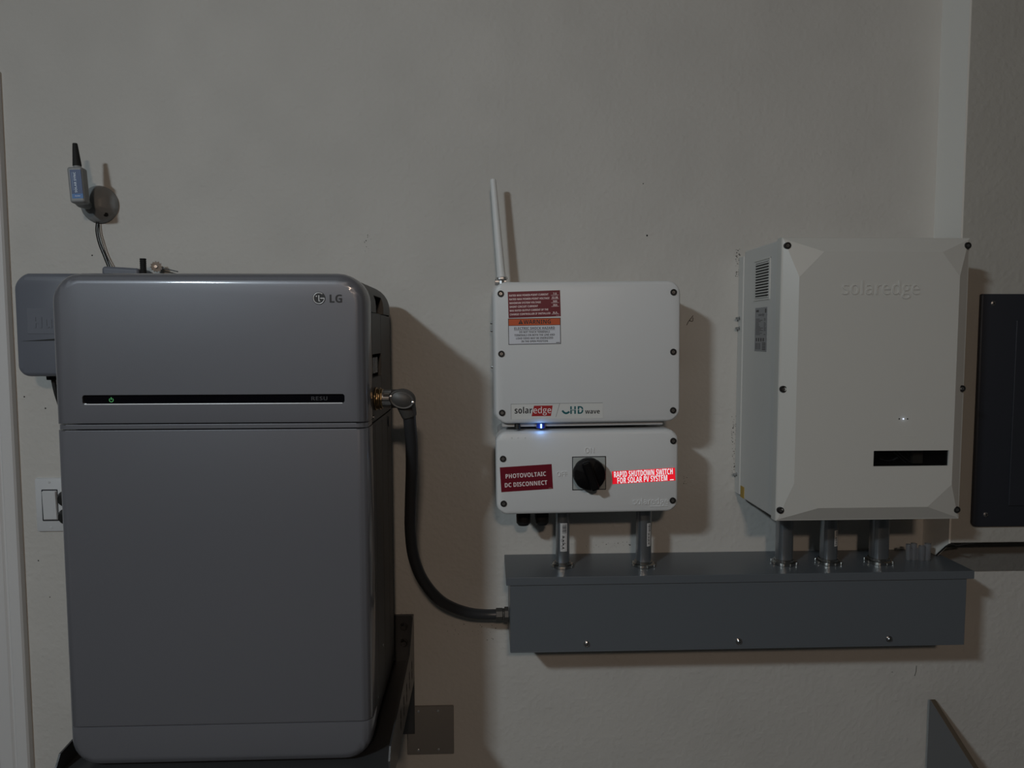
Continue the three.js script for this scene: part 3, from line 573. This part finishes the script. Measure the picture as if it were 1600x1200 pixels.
// ---------------------------------------------------------------- wireway
const LIDY = 1.0365;
{
  const t = thing('wireway', 'long dark grey metal wireway box on the wall under both inverters', 'wireway', [0.52, 0.879, 0]);
  part(t, 'trough', rbox(0.0465, 0.9905, 0.879, 1.030, 0.0005, 0.1495, 0.0014), M.enamel);
  part(t, 'lid', merge([rbox(0.0385, 1.0035, LIDY - 0.0022, LIDY, 0.0005, 0.153, 0.001), rbox(0.0385, 1.0035, LIDY - 0.0165, LIDY - 0.0004, 0.1508, 0.153, 0.0008), rbox(0.0385, 0.0405, LIDY - 0.0165, LIDY - 0.0004, 0.0005, 0.1525, 0.0008), rbox(1.0015, 1.0035, LIDY - 0.0165, LIDY - 0.0004, 0.0005, 0.1525, 0.0008)]), M.enamel, 'overhanging lid with folded lip');
  part(t, 'bottom_seam', rbox(0.0475, 0.9895, 0.8795, 0.8815, 0.147, 0.1505, 0.0006), M.enamel);
  for (const [x, y] of [[917, 1007], [1155, 1003], [1390, 999]]) {
    const q = at(x, y, 0.152);
    const sc = part(t, 'screw', along(lathe([[0.0066, 0], [0.0068, 0.001], [0.0046, 0.0014], [0.0044, 0.0042], [0.003, 0.0056], [0.0012, 0.0058], [0.001, 0.0045], [0.0001, 0.0045]], 20), [0, 0, 1], [q.x, q.y, 0.1493]), M.chrome, 'shiny pan head screw');
    part(sc, 'screw_slot', rot(box(q.x - 0.0038, q.x + 0.0038, q.y - 0.0005, q.y + 0.0005, 0.1538, 0.1554), [q.x, q.y, 0.15], 0, 0, 0.7), M.black);
  }
}
// five metal conduits standing on its lid
{
  const CZ = 0.088;
  const stickerTex = s => canvasTex(160, 480, (x, W, H) => {
    let q = s; const r = () => { q = (q * 1664525 + 1013904223) >>> 0; return q / 4294967296; };
    x.fillStyle = '#c8c8c8'; x.fillRect(0, 0, W, H); x.fillStyle = '#15151a'; x.fillRect(0, 0, W, 8); x.fillRect(W - 14, 0, 14, H);
    for (let i = 0; i < 9; i++) x.fillRect(40 + (i % 2) * 4, 30 + i * 18, 84, 4 + 9 * r());
    for (let i = 0; i < 16; i++) x.fillRect(14 + 30 * r(), 210 + i * 15, 24 + 50 * r(), 6);
    for (let i = 0; i < 4; i++) { x.beginPath(); x.arc(64, 240 + i * 60, 13, 0, 6.3); x.fill(); }
  });
  const list = [
    [879, 877, 0.0145, 1.172, 'left one of two metal conduits below the switch box, with a white sticker', [0.05, 1.073, 1.134, 1.0, 3]],
    [1005.5, 876, 0.0162, 1.172, 'right one of two metal conduits below the switch box, with a narrow tilted sticker', [0.55, 1.082, 1.132, 0.6, 9]],
    [1225, 874, 0.0178, 1.170, 'leftmost of three metal conduits below the large inverter', null],
    [1294.5, 873, 0.0176, 1.170, 'middle one of three metal conduits below the large inverter, with a small sticker', [0.5, 1.077, 1.112, 0.6, 17]],
    [1373, 876, 0.0192, 1.170, 'rightmost of three metal conduits below the large inverter, beside a clear plastic piece', null]];
  for (const [px, py, r, top, label, st] of list) {
    const x = at(px, py - 14, CZ).x, t = thing('metal_conduit', label, 'conduit', [x, LIDY, CZ], 'metal conduits on the wireway lid');
    part(t, 'pipe', along(cyl(r, r, top - LIDY - 0.002, 36), [0, 1, 0], [x, LIDY + 0.001, CZ]), M.galv);
    const nut = [along(lathe([[r, 0], [r + 0.0066, 0], [r + 0.0074, 0.001], [r + 0.0074, 0.0058], [r + 0.0058, 0.0072], [r + 0.003, 0.0076], [r + 0.0026, 0.0115], [r, 0.0125]], 40), [0, 1, 0], [x, LIDY, CZ])];
    for (let i = 0; i < 8; i++) { const a = i / 8 * 2 * Math.PI + 0.2; nut.push(rot(rbox(x + r + 0.0035, x + r + 0.0095, LIDY + 0.0005, LIDY + 0.0066, CZ - 0.0026, CZ + 0.0026, 0.0008, 1), [x, LIDY, CZ], 0, a, 0)); }
    part(t, 'locknut', merge(nut), M.nut);
    if (st) {
      const [a, y0, y1, wd, sd] = st, g = new THREE.CylinderGeometry(r + 0.0004, r + 0.0004, y1 - y0, 16, 1, true, a - wd / 2 - (sd === 9 ? 0.05 : 0), wd * 1.15);
      part(t, 'sticker', rot(clean(g).translate(x, (y0 + y1) / 2, CZ), [x, (y0 + y1) / 2, CZ], 0, 0, 0), printed(stickerTex(sd), 0.5, { side: THREE.DoubleSide }), 'black and white printed sticker');
    }
  }
}
{ // clear plastic piece left on the lid
  const z = 0.075, a = at(1416, 868, z), b = at(1452, 868, z), t = thing('plastic_connector', 'clear ribbed plastic connector piece standing on the right end of the wireway', 'connector', [(a.x + b.x) / 2, LIDY, z]);
  const cs = [[0.10, 0.0052, 0.034], [0.34, 0.0062, 0.036], [0.62, 0.0066, 0.032], [0.86, 0.0066, 0.037]], g = [];
  for (const [u, r, h] of cs) g.push(along(lathe([[0.0001, 0], [r, 0], [r, h - 0.001], [r - 0.001, h], [r - 0.0022, h], [r - 0.0022, 0.012], [0.0001, 0.012]], 16), [0, 1, 0], [a.x + (b.x - a.x) * u, LIDY, z + (u > 0.5 ? 0.004 : -0.002)]));
  part(t, 'tubes', merge(g), M.clear);
  part(t, 'web', rbox(a.x + 0.003, b.x - 0.003, LIDY, LIDY + 0.026, z - 0.0025, z + 0.0025, 0.001), M.clear);
}

// ---------------------------------------------------------------- large inverter
{
  const x0 = 0.5528, x1 = 0.9130, y0 = 1.1662, y1 = 1.7040, zf = 0.23, zi = 0.2465;
  const t = thing('large_inverter', 'large off-white inverter cabinet with angled front faces and small dark window', 'inverter', [(x0 + x1) / 2, y0, 0]);
  const hx = 0.5562;
  const hs = part(t, 'housing', rbox(hx, x1 - 0.006, y0 + 0.002, y1 - 0.002, 0.028, 0.214, 0.003), M.invSide);
  part(t, 'mounting_plate', rbox(hx - 0.002, x1 - 0.012, y0 + 0.006, y1 - 0.012, 0.0005, 0.0285, 0.0015), M.invSide);
  // bevelled cover: outer rectangle to inner octagon, with the window cut out
  const I = [[1288, 393], [1249, 433], [1241, 755], [1279, 794], [1449, 792], [1487, 757], [1500, 432], [1473, 394]].map(([x, y]) => { const p = at(x, y, zi); return [p.x, p.y, zi]; });
  const e = 0.003, O = [[x0 + e, y1 - e, zf], [x0 + e, y0 + e, zf], [x1 - e, y0 + e, zf], [x1 - e, y1 - e, zf]];   // tl bl br tr
  const P = [], tri = (a, b, c) => P.push(...a, ...b, ...c);
  // corner triangles and sides
  tri(O[0], I[1], I[0]); tri(O[0], O[1], I[2]); tri(O[0], I[2], I[1]);
  tri(O[1], I[3], I[2]); tri(O[1], O[2], I[4]); tri(O[1], I[4], I[3]);
  tri(O[2], I[5], I[4]); tri(O[2], O[3], I[6]); tri(O[2], I[6], I[5]);
  tri(O[3], I[7], I[6]); tri(O[3], O[0], I[0]); tri(O[3], I[0], I[7]);
  const wa = at(1364.5, 728.8, zi), wb = at(1483, 703.5, zi);
  const sh = new THREE.Shape(I.map(q => new THREE.Vector2(q[0], q[1]))); sh.holes.push(rrPath(wa.x, wb.x, wa.y, wb.y, 0.0008));
  const fg = new THREE.ShapeGeometry(sh).toNonIndexed(), fp = fg.attributes.position;
  for (let i = 0; i < fp.count; i++) P.push(fp.getX(i), fp.getY(i), zi);
  const o = (z, ins) => [[x0 + ins, y1 - ins, z], [x0 + ins, y0 + ins, z], [x1 - ins, y0 + ins, z], [x1 - ins, y1 - ins, z]];
  const lv = [o(0.206, 0.002), o(0.208, 0), o(zf - 0.003, 0), o(zf - 0.0009, 0.0009), O];
  for (let k = 0; k + 1 < lv.length; k++) for (let i = 0; i < 4; i++) { const a = lv[k][i], b = lv[k][(i + 1) % 4], c = lv[k + 1][(i + 1) % 4], d = lv[k + 1][i]; tri(a, b, c); tri(a, c, d); }
  tri(lv[0][0], lv[0][3], lv[0][2]); tri(lv[0][0], lv[0][2], lv[0][1]);
  let cg = new THREE.BufferGeometry(); cg.setAttribute('position', new THREE.Float32BufferAttribute(P, 3)); cg.setAttribute('uv', new THREE.Float32BufferAttribute(new Float32Array(P.length / 3 * 2), 2)); cg.computeVertexNormals();
  cg = metreUV(toCreasedNormals(cg, 0.12));
  const cv = part(t, 'cover', merge([cg, recessWalls(wa.x, wb.x, wa.y, wb.y, 0.0008, zi, zi - 0.004)]), M.invBox, 'bevelled front cover');
  // inside of the window
  const cav = part(t, 'window_cavity', recessWalls(wa.x - 0.004, wb.x + 0.004, wa.y - 0.004, wb.y + 0.004, 0.001, zi - 0.004, 0.2145), M.cavity, 'dark space behind the window');
  part(cav, 'cavity_floor', box(wa.x - 0.004, wb.x + 0.004, wa.y - 0.004, wb.y + 0.004, 0.2135, 0.2145), M.cavity);
  const wx = u => wa.x + (wb.x - wa.x) * u, wy = v => wa.y + (wb.y - wa.y) * v, wz = 0.2195;
  part(cav, 'terminal_block', rbox(wx(0.62), wx(0.755), wy(0.02), wy(0.95), 0.2145, 0.224, 0.001), M.block, 'beige terminal block');
  const strands = [[[0.19, 0.35], [0.26, 0.22], [0.34, 0.2], [0.43, 0.42]], [[0.37, 0.2], [0.41, 0.36], [0.45, 0.3]], [[0.42, 0.85], [0.46, 0.6], [0.52, 0.4], [0.60, 0.1]], [[0.5, 0.95], [0.54, 0.75], [0.58, 0.55]], [[0.37, 0.75], [0.42, 0.55], [0.5, 0.25], [0.55, 0.05]]];
  for (const s of strands) part(cav, 'wire', tube(s.map(([u, v], i) => V3(wx(u), wy(v), wz + 0.002 * Math.sin(i * 2))), 0.0009, 20, 6), M.wireGrey);
  part(t, 'window_pane', rbox(wa.x - 0.0005, wb.x + 0.0005, wa.y - 0.0005, wb.y + 0.0005, zi - 0.0042, zi - 0.0030, 0.0004), M.glass, 'clear window pane');
  for (const [x, y] of [[1230, 384], [1223, 608], [1218, 797], [1512, 384], [1502, 607], [1494, 796]]) { const q = at(x, y, zf + 0.002); boxScrew(t, Math.min(Math.max(q.x, x0 + 0.0075), x1 - 0.0075), q.y, zf + 0.0040); }
  let p = at(1376.5, 452.5, zi); const lg = text('solaredge', 0.0235, 0.0017, 'sans_regular'); lg.computeBoundingBox(); const sw = 0.147 / (lg.boundingBox.max.x - lg.boundingBox.min.x); lg.scale(sw, sw, 1);
  part(cv, 'raised_lettering', lg.translate(p.x, p.y, zi - 0.0003), M.invBox, 'raised lettering in the cover colour');
  for (const [x, m] of [[1405, M.ledOff], [1411.5, M.ledWhite], [1418, M.ledOff]]) { p = at(x, 654.5, zi); part(cv, 'indicator_light', along(cyl(0.0014, 0.0013, 0.001, 12, 0.0002), [0, 0, 1], [p.x, p.y, zi - 0.0003]), m, m === M.ledWhite ? 'lit white indicator light' : undefined); }
  p = at(1411.5, 654.5, zi); const il = new THREE.PointLight(L(0.7, 0.8, 1), 0.000012, 0.3, 2); il.position.set(p.x, p.y, zi + 0.0035); il.shadow.radius = 0.1; il.castShadow = true; scene.add(il);
  for (let i = 0; i < 5; i++) { p = at(1414 + i * 4, 681.5, zi); part(cv, 'raised_mark', box(p.x - 0.0011, p.x + 0.0011, p.y - 0.0014, p.y + 0.0014, zi - 0.0003, zi + 0.0006), M.invBox); }
  for (const x of [1389, 1425, 1459]) { p = at(x, 692, zi); part(cv, 'raised_mark', box(p.x - 0.0007, p.x + 0.0007, p.y - 0.0022, p.y + 0.0022, zi - 0.0003, zi + 0.0006), M.invBox); }
  // left side: louvre, rating plate, tape
  const sx = hx - 0.0003;
  const fr = part(hs, 'vent_frame', merge([rbox(sx - 0.0012, sx + 0.001, 1.592, 1.595, 0.088, 0.171, 0.0005), rbox(sx - 0.0012, sx + 0.001, 1.672, 1.675, 0.088, 0.171, 0.0005), rbox(sx - 0.0014, sx + 0.001, 1.592, 1.675, 0.168, 0.171, 0.0005)]), M.invBox);
  part(hs, 'vent_opening', box(sx - 0.0004, sx + 0.001, 1.598, 1.668, 0.096, 0.161), M.hole, 'dark vent opening');
  const sl = []; for (let i = 0; i < 13; i++) { const y = 1.5985 + i * 0.0056; sl.push(rot(box(sx - 0.0016, sx + 0.0008, y - 0.0013, y + 0.0013, 0.094, 0.163), [sx, y, 0.13], 0, 0, 0.3)); }
  part(hs, 'vent_slats', merge(sl), M.invSide);
  const rt = canvasTex(300, 440, (x, W, H) => {
    let q = 5; const r = () => { q = (q * 1664525 + 1013904223) >>> 0; return q / 4294967296; };
    x.fillStyle = '#8d8f92'; x.fillRect(0, 0, W, H); x.fillStyle = '#1c1c22';
    x.fillRect(24, 22, 70, 22); x.fillRect(250, 16, 30, 40); x.font = 'bold 34px sans-serif'; x.textAlign = 'center'; x.fillText('solaredge', 160, 84, 150);
    for (let i = 0; i < 13; i++) { x.fillRect(20, 112 + i * 13, 70 + 120 * r(), 5); if (r() > 0.3) x.fillRect(228, 112 + i * 13, 30 + 30 * r(), 5); }
    for (let i = 0; i < 4; i++) x.fillRect(30 + i * 58, 306, 30, 34);
    for (let i = 0; i < 26; i++) x.fillRect(20 + i * 5, 356, 1 + 3 * r(), 66); for (let i = 0; i < 5; i++) x.fillRect(190, 352 + i * 16, 86, 8);
  });
  const pg = clean(new THREE.BoxGeometry(0.062, 0.0885, 0.0006)); pg.rotateY(-Math.PI / 2);
  part(hs, 'rating_plate', pg.translate(sx, 1.5335, 0.1285), printed(rt, 0.35), 'grey printed rating plate');
  part(hs, 'tape', merge([rbox(sx - 0.0008, sx + 0.001, 1.169, 1.194, 0.034, 0.054, 0.0004)]), M.tape, 'piece of yellow-brown tape');
  for (const [x, y] of [[1156, 497.5], [1155.5, 513], [1151, 741]]) { const q = at(x, y, 0.010); part(t, 'mounting_bolt', merge([along(cyl(0.0048, 0.0048, 0.0022, 14), [-1, 0, 0], [hx - 0.0015, q.y, 0.012]), along(cyl(0.0034, 0.003, 0.008, 6), [-1, 0, 0], [hx - 0.003, q.y, 0.012])]), M.chrome); }
}

// ---------------------------------------------------------------- elbow fitting and flexible conduit
{
  const z = 0.298, yc = 1.4115, t = thing('conduit_elbow', 'dark metal conduit elbow with oval cover screwed into the battery side', 'fitting', [-0.15, yc, z]);
  const X = (x, g) => along(g, [1, 0, 0], [x, yc, z]);
  part(t, 'locknut', merge([X(-0.1950, cyl(0.0205, 0.0205, 0.003, 30)), X(-0.1915, cyl(0.0185, 0.0185, 0.003, 10)), X(-0.188, cyl(0.0198, 0.0198, 0.003, 30)), X(-0.1845, cyl(0.0180, 0.0180, 0.003, 10))]), M.brass, 'brass coloured locknuts');
  part(t, 'coupling', merge([X(-0.1820, cyl(0.0155, 0.0155, 0.022, 30)), rbox(-0.180, -0.168, yc + 0.002, yc + 0.011, z + 0.0118, z + 0.0148, 0.001)]), M.chrome, 'shiny steel coupling');
  // elbow body: bulb with the outlet to the bottom
  const c = [-0.1465, yc - 0.001, z];
  const bulb = metreUV(new THREE.SphereGeometry(1, 28, 20).scale(0.0225, 0.0185, 0.0175).rotateZ(-0.2).translate(...c));
  const bd = part(t, 'elbow_body', merge([bulb, along(cyl(0.0165, 0.0165, 0.02, 24), [1, 0, 0], [-0.1665, yc, z]), along(lathe([[0.0001, 0], [0.0125, 0], [0.0138, 0.004], [0.0175, 0.026], [0.0001, 0.03]], 28), [-0.28, 1, 0], [-0.1355, yc - 0.033, z - 0.002])]), M.lb);
  const ov = along(metreUV(toCreasedNormals(new THREE.LatheGeometry([[0.0001, 0.006], [0.72, 0.006], [0.8, 0.0045], [0.86, 0.0058], [0.95, 0.005], [1, 0.003], [1, 0], [0.0001, 0]].map(q => new THREE.Vector2(...q)), 40), 0.6)), [0, 0, 1], [0, 0, 0]);
  ov.scale(0.0232, 0.0168, 1); ov.rotateZ(-0.27); const cz = z + 0.0145;
  part(t, 'cover_plate', ov.translate(c[0], c[1] + 0.001, cz), M.lb, 'oval cover plate');
  for (const s of [-1, 1]) part(t, 'screw', along(lathe([[0.0026, 0], [0.0024, 0.0012], [0.0012, 0.002], [0.0001, 0.0022]], 14), [0, 0, 1], [c[0] + s * 0.0192, c[1] + 0.001 - s * 0.0052, cz + 0.0045]), M.silver, 'bright screw');
  // flexible conduit down to the wireway
  const pts = [V3(-0.1362, yc - 0.026, z - 0.002), at(640.5, 662, 0.29), at(643, 690, 0.275), at(643.5, 730, 0.25), at(642, 780, 0.222), at(641.5, 830, 0.19), at(646.5, 870, 0.165), at(662, 908, 0.137), at(692, 941, 0.11), at(730, 957, 0.09), at(760, 960.5, 0.08)];
  pts.push(V3(0.030, pts[pts.length - 1].y - 0.0004, 0.078));
  const f = thing('flexible_conduit', 'black flexible conduit curving from the battery elbow down to the wireway', 'conduit', pts[0].toArray());
  part(f, 'hose', tube(pts, 0.0113, 120, 20), M.flex, 'smooth dark hose');
  const e = pts[pts.length - 1];
  part(f, 'end_connector', merge([along(cyl(0.0142, 0.0142, 0.014, 8), [1, 0, 0], [0.0185, e.y, e.z]), along(cyl(0.0125, 0.0125, 0.004, 24), [1, 0, 0], [0.0325, e.y, e.z]), along(cyl(0.0165, 0.0165, 0.0085, 8), [1, 0, 0], [0.0365, e.y, e.z])]), M.lb, 'dark steel gland nuts');
}

// ---------------------------------------------------------------- breaker panel, blank plate, board
{
  const x0 = 1.0335, x1 = 1.39, y0 = 1.1135, y1 = 1.607, z0 = FZ;
  const t = thing('breaker_panel', 'dark slate breaker panel cover at the right edge of the wall', 'panel', [(x0 + x1) / 2, y0, z0]);
  part(t, 'cover_plate', loft({ x0, x1, y0, y1, r: [0.010, 0.010, 0.003, 0.003] }, [[z0, 0.001], [z0 + 0.002, 0], ...fillet(z0 + 0.009, 0.003, 3)]), M.panel);
  part(t, 'panel_door', rbox(1.1085, x1 - 0.075, y0 + 0.045, y1 - 0.055, z0 + 0.007, z0 + 0.0115, 0.0015), M.panel);
  for (const [x, y] of [[1552, 474], [1540, 804]]) for (const q of [at(x, y, z0 + 0.009)]) for (const xx of [q.x, x0 + x1 - q.x]) {
    const s = part(t, 'screw', along(lathe([[0.0052, 0], [0.005, 0.0012], [0.003, 0.0028], [0.0001, 0.0032]], 18), [0, 0, 1], [xx, q.y, z0 + 0.0088]), M.silver);
    part(s, 'screw_slot', rot(merge([box(xx - 0.0036, xx + 0.0036, q.y - 0.0006, q.y + 0.0006, z0 + 0.0105, z0 + 0.0121), box(xx - 0.0006, xx + 0.0006, q.y - 0.0036, q.y + 0.0036, z0 + 0.0105, z0 + 0.0121)]), [xx, q.y, z0], 0, 0, 0.5), M.black);
  }
}
{
  const x0 = -0.1815, x1 = -0.0765, y0 = 0.5805, y1 = 0.6935, t = thing('blank_plate', 'square grey blank cover plate low on the wall beside the battery bracket', 'plate', [(x0 + x1) / 2, y0, 0]);
  part(t, 'plate', loft({ x0, x1, y0, y1, r: [0.003, 0.003, 0.003, 0.003] }, [[0, 0], [0.003, 0], [0.0045, 0.001], [0.005, 0.0025]]), M.blank);
  for (const [x, y] of [[-0.155, 0.6825], [-0.1115, 0.683], [-0.156, 0.5925], [-0.1105, 0.593]]) part(t, 'screw', along(cyl(0.003, 0.0026, 0.0014, 14), [0, 0, 1], [x, y, 0.0047]), M.silver);
}
{
  const a = at(1452.5, 1093, 0.012), x = a.x, th = 0.013, t = thing('leaning_board', 'dark grey board with brown edge standing against the wall at lower right', 'board', [x, 0, 0.3]);
  const s = new THREE.Shape(), b = at(1524, 1200, 0.16), sl = (b.y - a.y) / (b.z - a.z), zE = 0.62;
  s.moveTo(0.008, 0); s.lineTo(zE, 0); s.lineTo(zE, a.y + sl * (zE - 0.012)); s.lineTo(0.012, a.y); s.closePath();
  const g = new THREE.ExtrudeGeometry(s, { depth: th - 0.002, bevelEnabled: false }); g.rotateY(-Math.PI / 2); g.translate(x + th, 0, 0);
  part(t, 'core', metreUV(g), M.boardEdge, 'brown cut edge');
  const g2 = new THREE.ExtrudeGeometry(s, { depth: 0.002, bevelEnabled: false }); g2.rotateY(-Math.PI / 2); g2.translate(x + 0.002, 0, 0);
  part(t, 'face_sheet', metreUV(g2), M.board, 'dark grey face sheet');
}
scene.traverse(o => { if (o.isLight && o.shadow) o.castShadow = true; });
renderer.render(scene, camera);
